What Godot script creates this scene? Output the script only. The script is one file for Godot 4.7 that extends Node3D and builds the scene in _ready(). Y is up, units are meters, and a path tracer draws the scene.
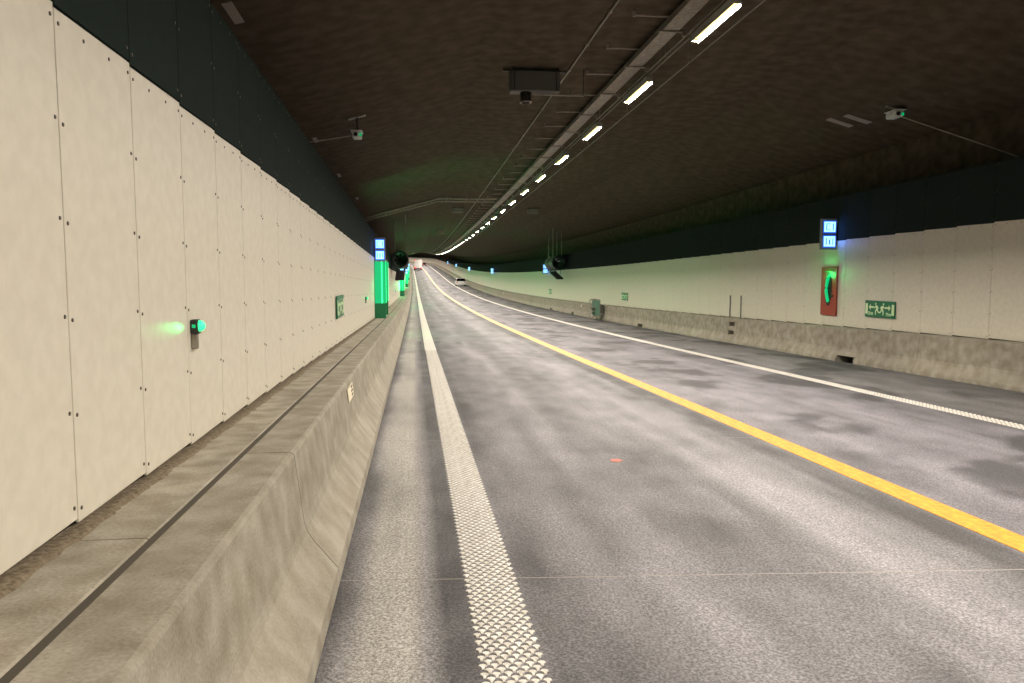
extends Node3D
# A two-lane road tunnel. X is across the road, Y is up, d is the distance along the road from the camera (world z = -d).

const FOCAL := 780.0
const LAMP_ENERGY := 51.0
const LAMP_COLOR := Color(1.0, 0.955, 0.885)
const END := 446.0
const BACK := -22.0
const CROWN := 6.2
const GRADE := 0.0205
const SKEW := -0.085

var taken := {}
var noise_a := FastNoiseLite.new()
var noise_b := FastNoiseLite.new()
var noise_c := FastNoiseLite.new()
var rng := RandomNumberGenerator.new()
var M := {}

# ---------------------------------------------------------------- the line of the road
func rise(d: float) -> float:
	var e := -GRADE * d
	if d > 18.0:
		var t := minf(d, 180.0) - 18.0
		e += 1.575e-4 * t * t
		if d > 180.0:
			e += (d - 180.0) * 2.0 * 1.575e-4 * 162.0
	return e

func bend(d: float) -> float:
	var c := 0.0
	if d > 60.0:
		c -= 0.9 * pow((d - 60.0) / 205.0, 2.0)
	if d > 330.0:
		c -= (d - 330.0) * (d - 330.0) / 500.0
	return c

func at(x: float, y: float, d: float) -> Vector3:
	return Vector3(x + bend(d), y + rise(d), -d)

func along(d: float) -> Basis:
	var f := (at(0, 0, d + 0.5) - at(0, 0, d - 0.5)).normalized()
	return Basis.looking_at(f, Vector3.UP)

# ---------------------------------------------------------------- names and tags
func numbered(called: String) -> String:
	if not taken.has(called):
		taken[called] = 0
		return called
	taken[called] += 1
	return "%s_%03d" % [called, taken[called]]

func tag(o: Node3D, label: String, category: String, group := "") -> Node3D:
	o.set_meta("label", label)
	o.set_meta("category", category)
	if group != "":
		o.set_meta("group", group)
	return o

func thing(called: String, label: String, category: String, where := Vector3.ZERO, group := "") -> Node3D:
	var o := Node3D.new()
	o.name = numbered(called)
	add_child(o)
	o.position = where
	return tag(o, label, category, group)

func structure(called: String) -> Node3D:
	var o := Node3D.new()
	o.name = numbered(called)
	add_child(o)
	o.set_meta("kind", "structure")
	return o

func put(called: String, mesh: Mesh, mat: Material, parent: Node3D) -> MeshInstance3D:
	var o := MeshInstance3D.new()
	o.name = called
	o.mesh = mesh
	if mat != null:
		o.material_override = mat
	parent.add_child(o, true)
	return o

func obj(called: String, st: SurfaceTool, mat: Material, parent: Node3D) -> MeshInstance3D:
	st.generate_normals()
	return put(called, st.commit(), mat, parent)

func top_mesh(called: String, st: SurfaceTool, mat: Material, label: String, category: String, group := "") -> MeshInstance3D:
	var o := obj(numbered(called), st, mat, self)
	tag(o, label, category, group)
	return o

func copy_of(o: Node3D) -> Node3D:
	var base := String(o.name)
	var c: Node3D = o.duplicate()
	c.name = numbered(base)
	add_child(c)
	return c

# ---------------------------------------------------------------- shapes
func start() -> SurfaceTool:
	var st := SurfaceTool.new()
	st.begin(Mesh.PRIMITIVE_TRIANGLES)
	st.set_smooth_group(-1)
	return st

func tri(st: SurfaceTool, a: Vector3, b: Vector3, c: Vector3) -> void:
	st.add_vertex(a)
	st.add_vertex(b)
	st.add_vertex(c)

func quad(st: SurfaceTool, a: Vector3, b: Vector3, c: Vector3, d: Vector3) -> void:
	tri(st, a, b, c)
	tri(st, a, c, d)

# a box with chamfered edges, centred at c; b turns it
func box(st: SurfaceTool, c: Vector3, size: Vector3, ch := 0.0, b := Basis()) -> void:
	var h := size * 0.5
	if ch <= 0.0:
		for ax in 3:
			for s in [-1.0, 1.0]:
				var n := Vector3.ZERO
				n[ax] = s
				var u := Vector3.ZERO
				u[(ax + 1) % 3] = 1.0
				var v := Vector3.ZERO
				v[(ax + 2) % 3] = s
				var p := n * h
				quad(st, c + b * (p - u * h - v * h), c + b * (p - u * h + v * h), c + b * (p + u * h + v * h), c + b * (p + u * h - v * h))
		return
	var i := h - Vector3.ONE * ch
	for ax in 3:
		var a1 := (ax + 1) % 3
		var a2 := (ax + 2) % 3
		for s in [-1.0, 1.0]:
			var q := []
			for k in [[-1, -1], [-1, 1], [1, 1], [1, -1]]:
				var p := Vector3.ZERO
				p[ax] = s * h[ax]
				p[a1] = k[0] * i[a1]
				p[a2] = k[1] * s * i[a2]
				q.append(c + b * p)
			quad(st, q[0], q[1], q[2], q[3])
			for t in [-1.0, 1.0]:
				var p1 := Vector3.ZERO
				p1[ax] = s * h[ax]
				p1[a1] = t * i[a1]
				p1[a2] = -i[a2]
				var p2 := Vector3.ZERO
				p2[ax] = s * i[ax]
				p2[a1] = t * h[a1]
				p2[a2] = -i[a2]
				var p3 := p2
				p3[a2] = i[a2]
				var p4 := p1
				p4[a2] = i[a2]
				if s * t > 0:
					quad(st, c + b * p1, c + b * p4, c + b * p3, c + b * p2)
				else:
					quad(st, c + b * p1, c + b * p2, c + b * p3, c + b * p4)
	for sx in [-1.0, 1.0]:
		for sy in [-1.0, 1.0]:
			for sz in [-1.0, 1.0]:
				var s := Vector3(sx, sy, sz)
				var a := c + b * (s * Vector3(h.x, i.y, i.z))
				var e := c + b * (s * Vector3(i.x, h.y, i.z))
				var f := c + b * (s * Vector3(i.x, i.y, h.z))
				if sx * sy * sz > 0:
					tri(st, a, f, e)
				else:
					tri(st, a, e, f)

func tube(st: SurfaceTool, pts: Array, r: float, n := 8) -> void:
	var rings := []
	for k in pts.size():
		var p: Vector3 = pts[k]
		var f: Vector3
		if k == 0:
			f = pts[1] - p
		elif k == pts.size() - 1:
			f = p - pts[k - 1]
		else:
			f = (pts[k + 1] - p).normalized() + (p - pts[k - 1]).normalized()
		f = f.normalized()
		var u := f.cross(Vector3.UP)
		if u.length() < 0.1:
			u = f.cross(Vector3.RIGHT)
		u = u.normalized()
		var v := u.cross(f).normalized()
		var ring := []
		for j in n:
			var a := TAU * j / n
			ring.append(p + u * cos(a) * r + v * sin(a) * r)
		rings.append(ring)
	for k in rings.size() - 1:
		for j in n:
			var j2 := (j + 1) % n
			quad(st, rings[k][j], rings[k][j2], rings[k + 1][j2], rings[k + 1][j])
	for e in [0, rings.size() - 1]:
		for j in range(1, n - 1):
			if e == 0:
				tri(st, rings[e][0], rings[e][j + 1], rings[e][j])
			else:
				tri(st, rings[e][0], rings[e][j], rings[e][j + 1])

# profile: (radius, height along axis); axis is local Y of xf
func lathe(st: SurfaceTool, profile: Array, n: int, xf := Transform3D()) -> void:
	for k in profile.size() - 1:
		for j in n:
			var a := TAU * j / n
			var b := TAU * (j + 1) / n
			var p: Vector2 = profile[k]
			var q: Vector2 = profile[k + 1]
			quad(st, xf * Vector3(p.x * cos(a), p.y, p.x * sin(a)), xf * Vector3(q.x * cos(a), q.y, q.x * sin(a)), xf * Vector3(q.x * cos(b), q.y, q.x * sin(b)), xf * Vector3(p.x * cos(b), p.y, p.x * sin(b)))

# polygon in local XY pushed along local +Z by depth
func prism(st: SurfaceTool, poly: PackedVector2Array, depth: float, xf := Transform3D()) -> void:
	var idx := Geometry2D.triangulate_polygon(poly)
	for k in range(0, idx.size(), 3):
		var a := poly[idx[k]]
		var b := poly[idx[k + 1]]
		var c := poly[idx[k + 2]]
		if (b - a).cross(c - a) < 0:
			var t := b
			b = c
			c = t
		tri(st, xf * Vector3(a.x, a.y, depth), xf * Vector3(c.x, c.y, depth), xf * Vector3(b.x, b.y, depth))
		tri(st, xf * Vector3(a.x, a.y, 0), xf * Vector3(b.x, b.y, 0), xf * Vector3(c.x, c.y, 0))
	for k in poly.size():
		var p := poly[k]
		var q := poly[(k + 1) % poly.size()]
		quad(st, xf * Vector3(p.x, p.y, 0), xf * Vector3(p.x, p.y, depth), xf * Vector3(q.x, q.y, depth), xf * Vector3(q.x, q.y, 0))

func steps(a: float, b: float, near := 1.0, far := 4.0) -> Array:
	var out := [a]
	var d := a
	while d < b - 1e-4:
		var s := near if d < 30.0 else (near * 2.0 if d < 70.0 else far)
		d += s
		if d > b - 0.3 * s:
			d = b
		out.append(d)
	return out

func split_profile(prof: Array, longest: float) -> Array:
	var out := []
	for k in prof.size() - 1:
		var p: Vector2 = prof[k]
		var q: Vector2 = prof[k + 1]
		var n := int(maxf(1.0, ceil(p.distance_to(q) / longest)))
		for j in n:
			out.append(p.lerp(q, float(j) / n))
	out.append(prof[prof.size() - 1])
	return out

# a profile (x, y) carried along the road; tint gives the stain colour of the matter at a point, or is empty
func sweep(st: SurfaceTool, prof: Array, ds: Array, tint := 0, skew := 0.0) -> void:
	for k in ds.size() - 1:
		var d0: float = ds[k]
		var d1: float = ds[k + 1]
		for j in prof.size() - 1:
			var p: Vector2 = prof[j]
			var q: Vector2 = prof[j + 1]
			var v := [[p, d0], [q, d0], [q, d1], [p, d0], [q, d1], [p, d1]]
			for c in v:
				var w: Vector2 = c[0]
				var dist: float = c[1] + skew * w.x
				if tint > 0:
					st.set_color(matter(tint, w.x, w.y, dist))
				st.add_vertex(at(w.x, w.y, dist))

func cap(st: SurfaceTool, poly: Array, d: float, tint := 0, skew := 0.0) -> void:
	var pv := PackedVector2Array(poly)
	var idx := Geometry2D.triangulate_polygon(pv)
	for k in idx:
		if tint > 0:
			st.set_color(matter(tint, pv[k].x, pv[k].y, d))
		st.add_vertex(at(pv[k].x, pv[k].y, d + skew * pv[k].x))

# ---------------------------------------------------------------- materials
func noise_image(size: int, freq: float, octaves: int, seed_: int, kind := FastNoiseLite.TYPE_SIMPLEX_SMOOTH) -> Image:
	var n := FastNoiseLite.new()
	n.seed = seed_
	n.noise_type = kind
	n.frequency = freq
	n.fractal_type = FastNoiseLite.FRACTAL_FBM
	n.fractal_octaves = octaves
	return n.get_seamless_image(size, size)

func blended_texture(size: int, layers: Array, low: Color, high: Color, flecks := 0.0, fleck := Color.WHITE) -> ImageTexture:
	var imgs := []
	var total := 0.0
	for l in layers:
		imgs.append(noise_image(size, l[0], l[1], l[2]))
		total += l[3]
	var out := Image.create(size, size, true, Image.FORMAT_RGB8)
	var r := RandomNumberGenerator.new()
	r.seed = 7
	for y in size:
		for x in size:
			var v := 0.0
			for k in imgs.size():
				v += imgs[k].get_pixel(x, y).r * layers[k][3]
			v = clampf((v / total - 0.5) * 1.9 + 0.5, 0.0, 1.0)
			var c := low.lerp(high, v)
			if flecks > 0.0 and r.randf() < flecks:
				c = c.lerp(fleck, r.randf_range(0.3, 0.9))
			out.set_pixel(x, y, c)
	out.generate_mipmaps()
	return ImageTexture.create_from_image(out)

func mat(called: String, color: Color, rough: float, metal := 0.0) -> StandardMaterial3D:
	var m := StandardMaterial3D.new()
	m.resource_name = called
	m.albedo_color = color
	m.roughness = rough
	m.metallic = metal
	M[called] = m
	return m

func glow(called: String, color: Color, energy: float) -> StandardMaterial3D:
	var m := mat(called, color, 0.4)
	m.emission_enabled = true
	m.emission = color
	m.emission_energy_multiplier = energy
	return m

func textured(m: StandardMaterial3D, tex: Texture2D, metres: float, bump: Texture2D = null, relief := 0.0) -> void:
	m.albedo_texture = tex
	m.uv1_triplanar = true
	m.uv1_world_triplanar = true
	m.uv1_scale = Vector3.ONE / metres
	if bump != null:
		m.heightmap_enabled = true
		m.heightmap_texture = bump
		m.heightmap_scale = relief

func make_materials() -> void:
	var speck := blended_texture(1024, [[0.085, 2, 1, 1.0], [0.25, 1, 12, 0.6], [0.03, 3, 2, 0.35]], Color(0.52, 0.51, 0.50), Color(1.0, 1.0, 1.0), 0.05, Color(1, 1, 1))
	var conc := blended_texture(512, [[0.012, 5, 3, 1.0], [0.2, 2, 4, 0.6]], Color(0.76, 0.74, 0.70), Color(1.0, 1.0, 1.0), 0.004, Color(0.5, 0.47, 0.42))
	var rough := blended_texture(512, [[0.03, 4, 5, 1.0], [0.3, 2, 6, 0.4]], Color(0.62, 0.58, 0.54), Color(1, 1, 1))
	var board := blended_texture(512, [[0.02, 3, 8, 1.0], [0.3, 1, 9, 0.3]], Color(0.965, 0.962, 0.955), Color(1, 1, 1))
	var m := mat("asphalt", Color(1, 1, 1), 0.85)
	m.vertex_color_use_as_albedo = true
	textured(m, speck, 2.05, speck, 0.35)
	m = mat("concrete", Color(1, 1, 1), 0.8)
	m.vertex_color_use_as_albedo = true
	textured(m, conc, 1.9, conc, 0.2)
	m = mat("mortar", Color(0.54, 0.495, 0.42), 0.95)
	textured(m, rough, 0.5, rough, 0.5)
	m = mat("ceiling_coating", Color(0.372, 0.338, 0.295), 0.95)
	m.metallic_specular = 0.2
	textured(m, conc, 3.0, conc, 0.2)
	m = mat("panel_white", Color(0.86, 0.838, 0.785), 0.5)
	textured(m, board, 1.3)
	m = mat("panel_dark", Color(0.142, 0.176, 0.166), 0.85)
	m.metallic_specular = 0.12
	textured(m, board, 1.3)
	mat("sealant", Color(0.27, 0.245, 0.21), 0.9)
	m = mat("joint_fill", Color(0.58, 0.555, 0.53), 0.9)
	mat("backing", Color(0.16, 0.15, 0.14), 0.9)
	mat("screw", Color(0.30, 0.27, 0.23), 0.5, 0.3)
	m = mat("paint_white", Color(0.90, 0.895, 0.89), 0.6)
	textured(m, conc, 0.5)
	m = mat("paint_yellow", Color(0.87, 0.59, 0.18), 0.6)
	textured(m, conc, 0.5)
	m = mat("paint_red", Color(0.86, 0.50, 0.44), 0.8)
	textured(m, speck, 1.1)
	m = mat("zinc", Color(0.66, 0.64, 0.60), 0.45, 0.5)
	textured(m, conc, 0.8)
	mat("steel_dark", Color(0.20, 0.20, 0.195), 0.5, 0.3)
	mat("grey_plate", Color(0.34, 0.345, 0.33), 0.55)
	mat("sign_frame", Color(0.52, 0.54, 0.58), 0.5)
	mat("green_lit_infill", Color(0.45, 0.62, 0.55), 0.5)  # green lamp light put into the sheet colour
	mat("black", Color(0.05, 0.05, 0.05), 0.6)
	mat("housing", Color(0.55, 0.54, 0.51), 0.5)
	glow("lamp_diffuser", Color(1.0, 0.92, 0.60), 1.7)
	m = glow("led_green", Color(0.0, 0.86, 0.52), 0.78)
	m.albedo_color = Color(0.02, 0.25, 0.16)
	glow("led_green_core", Color(0.22, 1.0, 0.60), 1.4)
	glow("sign_white", Color(0.66, 0.92, 1.0), 1.5)
	glow("sign_blue", Color(0.08, 0.36, 0.95), 1.0)
	glow("tail_light", Color(1.0, 0.25, 0.28), 2.5)
	glow("head_light", Color(1.0, 0.97, 0.9), 2.5)
	mat("sign_green", Color(0.03, 0.42, 0.27), 0.4)
	mat("sign_pale", Color(0.84, 0.93, 0.76), 0.5)
	mat("door_green", Color(0.05, 0.46, 0.29), 0.45)
	mat("board_red", Color(0.62, 0.24, 0.17), 0.6)
	mat("camera_white", Color(0.86, 0.87, 0.85), 0.4)
	mat("car_white", Color(0.85, 0.85, 0.85), 0.25)
	mat("car_dark", Color(0.10, 0.10, 0.12), 0.25)
	mat("car_glass", Color(0.05, 0.06, 0.07), 0.1)
	mat("tyre", Color(0.06, 0.06, 0.06), 0.8)
	mat("label_paper", Color(0.90, 0.86, 0.77), 0.6)
	mat("label_ink", Color(0.36, 0.32, 0.27), 0.7)
	mat("patch", Color(0.60, 0.57, 0.53), 0.7)

# ---------------------------------------------------------------- the matter of road and concrete
func band(x: float, a: float, b: float, soft: float) -> float:
	return smoothstep(a - soft, a + soft, x) * (1.0 - smoothstep(b - soft, b + soft, x))

func road_tint(x: float, _y: float, d: float) -> Color:
	var wob := noise_b.get_noise_2d(x * 6.0, d * 5.0) * 0.06
	var xx := x + wob
	var streak := noise_a.get_noise_2d(x * 34.0, d * 2.4)
	var cloud := noise_b.get_noise_2d(x * 14.0, d * 5.0)
	var fine := noise_c.get_noise_2d(x * 40.0, d * 18.0)
	var v := 0.232 + 0.075 * streak + 0.09 * cloud + 0.08 * fine
	var purple := 0.35
	# gutter beside the barrier: sealed dark edge, dusty middle, dark run beside the marking
	var edge := band(xx, -1.0, -0.37, 0.03)
	v -= 0.10 * edge
	var dusty := band(xx, -0.36, 0.03, 0.06)
	v += 0.38 * dusty * (1.0 + 0.6 * cloud)
	v -= 0.07 * band(xx, 0.08, 0.30, 0.03)
	v -= 0.07 * band(xx, 0.55, 0.72, 0.03)
	# dusty runs between the wheel tracks
	v += 0.085 * band(xx, 1.15, 1.75, 0.25) * (0.6 + streak)
	v += 0.080 * band(xx, 2.5, 3.2, 0.3) * (0.6 + streak)
	v -= 0.025 * band(xx, 1.85, 2.45, 0.25)
	v -= 0.11 * band(x + wob * 0.3, 3.52, 3.86, 0.03)
	# second lane: paler, purplish dust, wet-looking dark patches towards the shoulder
	var lane2 := band(xx, 4.12, 7.2, 0.08)
	v -= lane2 * 0.02 * (1.0 - smoothstep(5.0, 7.2, xx) * 0.5)
	purple += 0.5 * lane2
	var spill := noise_b.get_noise_2d(x * 9.0 + 40.0, d * 7.0 - 20.0)
	v -= smoothstep(0.08, 0.30, spill) * 0.14 * band(x, 4.6, 10.5, 0.5)
	var shoulder := smoothstep(7.45, 7.8, xx)
	v += 0.015 * shoulder
	purple -= 0.4 * shoulder
	v -= 0.07 * smoothstep(9.3, 9.7, xx + 0.5 * wob)
	v = clampf(v, 0.08, 0.68)
	return Color(v, v * (0.985 - 0.03 * purple), v * (1.05 + 0.08 * purple - 0.14 * dusty))

func concrete_tint(x: float, y: float, d: float) -> Color:
	var run := noise_a.get_noise_2d(d * 22.0, y * 3.0 + x * 2.0)
	var cloud := noise_b.get_noise_3d(x * 20.0, y * 20.0, d * 8.0)
	var long := noise_c.get_noise_2d(d * 3.0, x * 14.0)
	var v := 0.372 + 0.015 * run + 0.05 * cloud + 0.045 * long + 0.03 * noise_c.get_noise_3d(x * 90.0, y * 90.0, d * 60.0)
	v = clampf(v, 0.15, 0.7)
	return Color(v, v * 0.925, v * 0.785)

func matter(kind: int, x: float, y: float, d: float) -> Color:
	if kind == 1:
		return road_tint(x, y, d)
	return concrete_tint(x, y, d) if kind == 2 else deck_tint(x, y, d)

func deck_tint(x: float, y: float, d: float) -> Color:
	var c := concrete_tint(x, y, d)
	var damp := smoothstep(0.0, 0.35, noise_b.get_noise_2d(x * 40.0, d * 12.0 + 90.0))
	return c * (1.14 - 0.2 * damp)

# ---------------------------------------------------------------- builders
func road() -> void:
	var floor_ := structure("floor")
	var st := start()
	sweep(st, [Vector2(-2.5, -0.05), Vector2(11.64, -0.05), Vector2(11.64, -0.4), Vector2(-2.5, -0.4), Vector2(-2.5, -0.05)], steps(BACK, END, 2.0))
	obj("road_bed", st, M.backing, floor_)
	# left lane: slabs between transverse joints, as far as the joints can be told apart
	var d := 4.49 - 4.28 * 2.0
	var k := 0
	while d < 96.0:
		st = start()
		var cell := 0.10 if d < 24.0 else 0.25
		var prof := [Vector2(-0.454, -0.05), Vector2(-0.454, 0.0)]
		prof = [Vector2(-0.454, -0.05)] + split_profile([Vector2(-0.454, 0.0), Vector2(4.3, 0.0)], cell) + [Vector2(4.3, -0.05)]
		var ds := []
		var n := int(round(4.270 / cell))
		for j in n + 1:
			ds.append(d + 0.005 + 4.270 * j / n)
		sweep(st, prof, ds, 1, SKEW)
		var front := [Vector2(-0.454, -0.05), Vector2(-0.454, 0.0), Vector2(4.3, 0.0), Vector2(4.3, -0.05)]
		cap(st, front, ds[0], 1, SKEW)
		cap(st, front, ds[n], 1, SKEW)
		obj("road_slab", st, M.asphalt, floor_)
		var pale := start()
		sweep(pale, [Vector2(-0.454, -0.0006), Vector2(4.3, -0.0006)], [d - 0.006, d + 0.006], 0, SKEW)
		obj("joint_strip", pale, M.joint_fill, floor_)
		d += 4.28
		k += 1
	var far := d
	st = start()
	sweep(st, split_profile([Vector2(-0.454, 0.0), Vector2(4.3, 0.0)], 0.4), steps(far, END, 1.0, 3.0), 1, SKEW)
	sweep(st, split_profile([Vector2(-0.454, 0.0), Vector2(4.3, 0.0)], 0.4), steps(BACK, 4.49 - 8.56, 1.0, 3.0), 1)
	obj("road_surface", st, M.asphalt, floor_)
	st = start()
	sweep(st, split_profile([Vector2(4.3, 0.0), Vector2(9.9, 0.0)], 0.12), steps(4.0, 60.0, 0.14, 0.3), 1)
	sweep(st, split_profile([Vector2(4.3, 0.0), Vector2(9.9, 0.0)], 0.4), steps(60.0, END, 1.0, 3.0), 1)
	sweep(st, split_profile([Vector2(4.3, 0.0), Vector2(9.9, 0.0)], 0.4), steps(BACK, 4.0, 1.0, 3.0), 1)
	obj("road_surface", st, M.asphalt, floor_)

# one fan-shaped drop of thermoplastic marking: wide round back, narrow nose towards the driver
func fan(st: SurfaceTool, x: float, d: float, w: float, l: float) -> void:
	var poly := [Vector2(-0.14, -0.5), Vector2(0.14, -0.5), Vector2(0.20, -0.12), Vector2(0.5, 0.16), Vector2(0.38, 0.40), Vector2(0.0, 0.5), Vector2(-0.38, 0.40), Vector2(-0.5, 0.16), Vector2(-0.20, -0.12)]
	var n := poly.size()
	for j in n:
		var p: Vector2 = poly[j]
		var q: Vector2 = poly[(j + 1) % n]
		var a := at(x + p.x * w, 0.0, d + p.y * l)
		var b := at(x + q.x * w, 0.0, d + q.y * l)
		var a2 := at(x + p.x * w * 0.86, 0.0045, d + p.y * l * 0.86)
		var b2 := at(x + q.x * w * 0.86, 0.0045, d + q.y * l * 0.86)
		quad(st, a, a2, b2, b)
		tri(st, at(x, 0.005, d + 0.12 * l), b2, a2)

func dotted_line(line: Node3D, x0: float, x1: float, d0: float, d1: float, singles: int, w: float, l: float) -> void:
	var row := 0
	var made := 0
	var pitch := 0.054
	var step := 0.0405
	var mass := start()
	var d := d0
	var shape: Mesh = null
	while d < d1:
		var x := x0 + pitch * (0.5 if row % 2 == 0 else 1.0)
		while x < x1 - 0.015:
			if made < singles:
				if shape == null:
					var st := start()
					fan_local(st, w, l)
					st.generate_normals()
					shape = st.commit()
				var o := put("marking_drop", shape, M.paint_white, line)
				o.transform = Transform3D(along(d), at(x, 0, d))
				made += 1
			else:
				fan(mass, x, d, w, l)
			x += pitch
		row += 1
		d += step
	var rest := obj("marking_drops", mass, M.paint_white, line)
	rest.set_meta("kind", "stuff")

func fan_local(st: SurfaceTool, w: float, l: float) -> void:
	var poly := [Vector2(-0.14, -0.5), Vector2(0.14, -0.5), Vector2(0.20, -0.12), Vector2(0.5, 0.16), Vector2(0.38, 0.40), Vector2(0.0, 0.5), Vector2(-0.38, 0.40), Vector2(-0.5, 0.16), Vector2(-0.20, -0.12)]
	var n := poly.size()
	for j in n:
		var p: Vector2 = poly[j]
		var q: Vector2 = poly[(j + 1) % n]
		var a := Vector3(p.x * w, 0, -p.y * l)
		var b := Vector3(q.x * w, 0, -q.y * l)
		var a2 := Vector3(p.x * w * 0.86, 0.0045, -p.y * l * 0.86)
		var b2 := Vector3(q.x * w * 0.86, 0.0045, -q.y * l * 0.86)
		quad(st, a, a2, b2, b)
		tri(st, Vector3(0, 0.005, -0.12 * l), b2, a2)

func strip(x0: float, x1: float, ds: Array) -> SurfaceTool:
	var st := start()
	sweep(st, [Vector2(x0, 0.0), Vector2(x0, 0.004), Vector2(x1, 0.004), Vector2(x1, 0.0)], ds)
	return st

func markings() -> void:
	var a := thing("edge_line", "wide white edge line of raised fan-shaped drops beside the walkway barrier", "road marking")
	dotted_line(a, 0.258, 0.578, 3.05, 22.0, 300, 0.043, 0.051)
	obj("painted_strip", strip(0.258, 0.578, steps(22.0, END, 1.0, 3.0)), M.paint_white, a)
	obj("painted_strip", strip(0.258, 0.578, steps(BACK, 1.2, 1.0, 3.0)), M.paint_white, a)
	var b := thing("edge_line", "white edge line of raised drops between second lane and hard shoulder", "road marking")
	dotted_line(b, 7.26, 7.54, 7.0, 24.0, 0, 0.045, 0.050)
	obj("painted_strip", strip(7.26, 7.54, steps(24.0, END, 1.0, 3.0)), M.paint_white, b)
	obj("painted_strip", strip(7.26, 7.54, steps(BACK, 5.0, 1.0, 3.0)), M.paint_white, b)
	top_mesh("lane_line", strip(3.875, 4.125, steps(BACK, END, 1.0, 3.0)), M.paint_yellow, "solid yellow line between the two traffic lanes", "road marking")
	var st := start()
	var n := 14
	var r2 := RandomNumberGenerator.new()
	r2.seed = 4
	var ring := []
	for k in n:
		var t := TAU * k / n
		var r := r2.randf_range(0.75, 1.15)
		ring.append(at(1.97 + 0.06 * r * cos(t), 0.004  , 7.46 + 0.07 * r * sin(t)))
	for k in n:
		tri(st, at(1.97, 0.005  , 7.46), ring[(k + 1) % n], ring[k])
		var lo0: Vector3 = ring[k] - Vector3(0, 0.005, 0)
		var lo1: Vector3 = ring[(k + 1) % n] - Vector3(0, 0.005, 0)
		quad(st, ring[k], ring[(k + 1) % n], lo1, lo0)
	top_mesh("paint_spot", st, M.paint_red, "small red spray paint spot on the bare first lane", "paint spot")

# one barrier segment: profiles carried over stretches, closed at each end
func barrier_segment(stretches: Array, label: String, group: String) -> void:
	var st := start()
	for s in stretches:
		var prof: Array = s[2]
		var ring: Array = split_profile(prof, 0.16) if s[0] < 40.0 else prof
		sweep(st, ring, steps(s[0], s[1], 0.3, 4.0), 2)
		cap(st, prof.slice(0, prof.size() - 1), s[0], 2)
		cap(st, prof.slice(0, prof.size() - 1), s[1], 2)
	top_mesh("concrete_barrier", st, M.concrete, label, "barrier", group)

func barriers() -> void:
	var left := [Vector2(-0.968, -0.02), Vector2(-0.454, -0.02), Vector2(-0.454, 0.03), Vector2(-0.462, 0.09), Vector2(-0.60, 0.262), Vector2(-0.632, 0.315), Vector2(-0.648, 0.37), Vector2(-0.695, 0.758), Vector2(-0.703, 0.773), Vector2(-0.72, 0.78), Vector2(-0.958, 0.78), Vector2(-0.968, 0.77), Vector2(-0.968, -0.02)]
	var seg := 8.7
	barrier_segment([[BACK, -4.205, left]], "concrete barrier run carrying the walkway edge, lying before the open joint", "")
	var tale := ["pale concrete barrier segment whose end joint opens before the labelled one", "pale concrete barrier segment bearing the small square label", "concrete barrier segment below the exit sign on the walkway wall", "concrete barrier segment in front of the glowing green escape door"]
	var d := 4.50 - seg
	var k := 0
	while d < 110.0:
		barrier_segment([[d + 0.006, d + seg - 0.006, left]], tale[k] if k < 4 else "concrete barrier segment carrying the walkway edge beyond the first escape door", "precast barrier segments along the walkway")
		d += seg
		k += 1
	barrier_segment([[d + 0.006, END, left]], "long far run of concrete barrier carrying the walkway edge", "")
	var right := [Vector2(10.38, -0.02), Vector2(9.86, -0.02), Vector2(9.86, 0.03), Vector2(9.87, 0.08), Vector2(9.965, 0.25), Vector2(9.985, 0.31), Vector2(10.015, 0.765), Vector2(10.035, 0.78), Vector2(10.38, 0.78), Vector2(10.38, -0.02)]
	var scupper := [Vector2(10.38, -0.02), Vector2(10.30, -0.02), Vector2(10.30, 0.145), Vector2(9.905, 0.145), Vector2(9.965, 0.25), Vector2(9.985, 0.31), Vector2(10.015, 0.765), Vector2(10.035, 0.78), Vector2(10.38, 0.78), Vector2(10.38, -0.02)]
	var holes := [Vector2(10.38, -0.02), Vector2(9.86, -0.02), Vector2(9.86, 0.03), Vector2(9.87, 0.08), Vector2(9.965, 0.25), Vector2(10.30, 0.26), Vector2(10.30, 0.39), Vector2(9.99, 0.39), Vector2(9.998, 0.52), Vector2(10.30, 0.53), Vector2(10.30, 0.66), Vector2(10.008, 0.66), Vector2(10.015, 0.765), Vector2(10.035, 0.78), Vector2(10.38, 0.78), Vector2(10.38, -0.02)]
	var cuts := [[16.55, 17.30, scupper], [23.55, 23.98, holes], [33.2, 33.95, scupper], [40.1, 40.85, scupper], [48.2, 48.95, scupper], [56.2, 56.95, scupper]]
	d = 14.45 - 2.0 * seg
	barrier_segment([[BACK, d, right]], "concrete barrier run at the shoulder lying before the jointed segments", "")
	k = 0
	var tale2 := ["concrete barrier segment at the shoulder before the one with the exit sign above", "concrete barrier segment at the shoulder whose end joint shows before the drain slot", "concrete barrier segment with a dark drain slot below the red help post", "concrete barrier segment with two dark square holes under the slim posts", "concrete barrier segment with a drain slot below the small exit sign", "concrete barrier segment behind the galvanised step frame"]
	while d < 110.0:
		var e := d + seg
		var parts := []
		var s: float = d + 0.006
		for c in cuts:
			if c[0] > d and c[1] < e:
				parts.append([s, c[0], right])
				parts.append(c)
				s = c[1]
		parts.append([s, e - 0.006, right])
		barrier_segment(parts, tale2[k] if k < 6 else "concrete barrier segment at the shoulder beyond the step frame", "precast barrier segments along the shoulder")
		d = e
		k += 1
	barrier_segment([[d + 0.006, END, right]], "long far run of concrete barrier at the hard shoulder", "")

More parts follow.
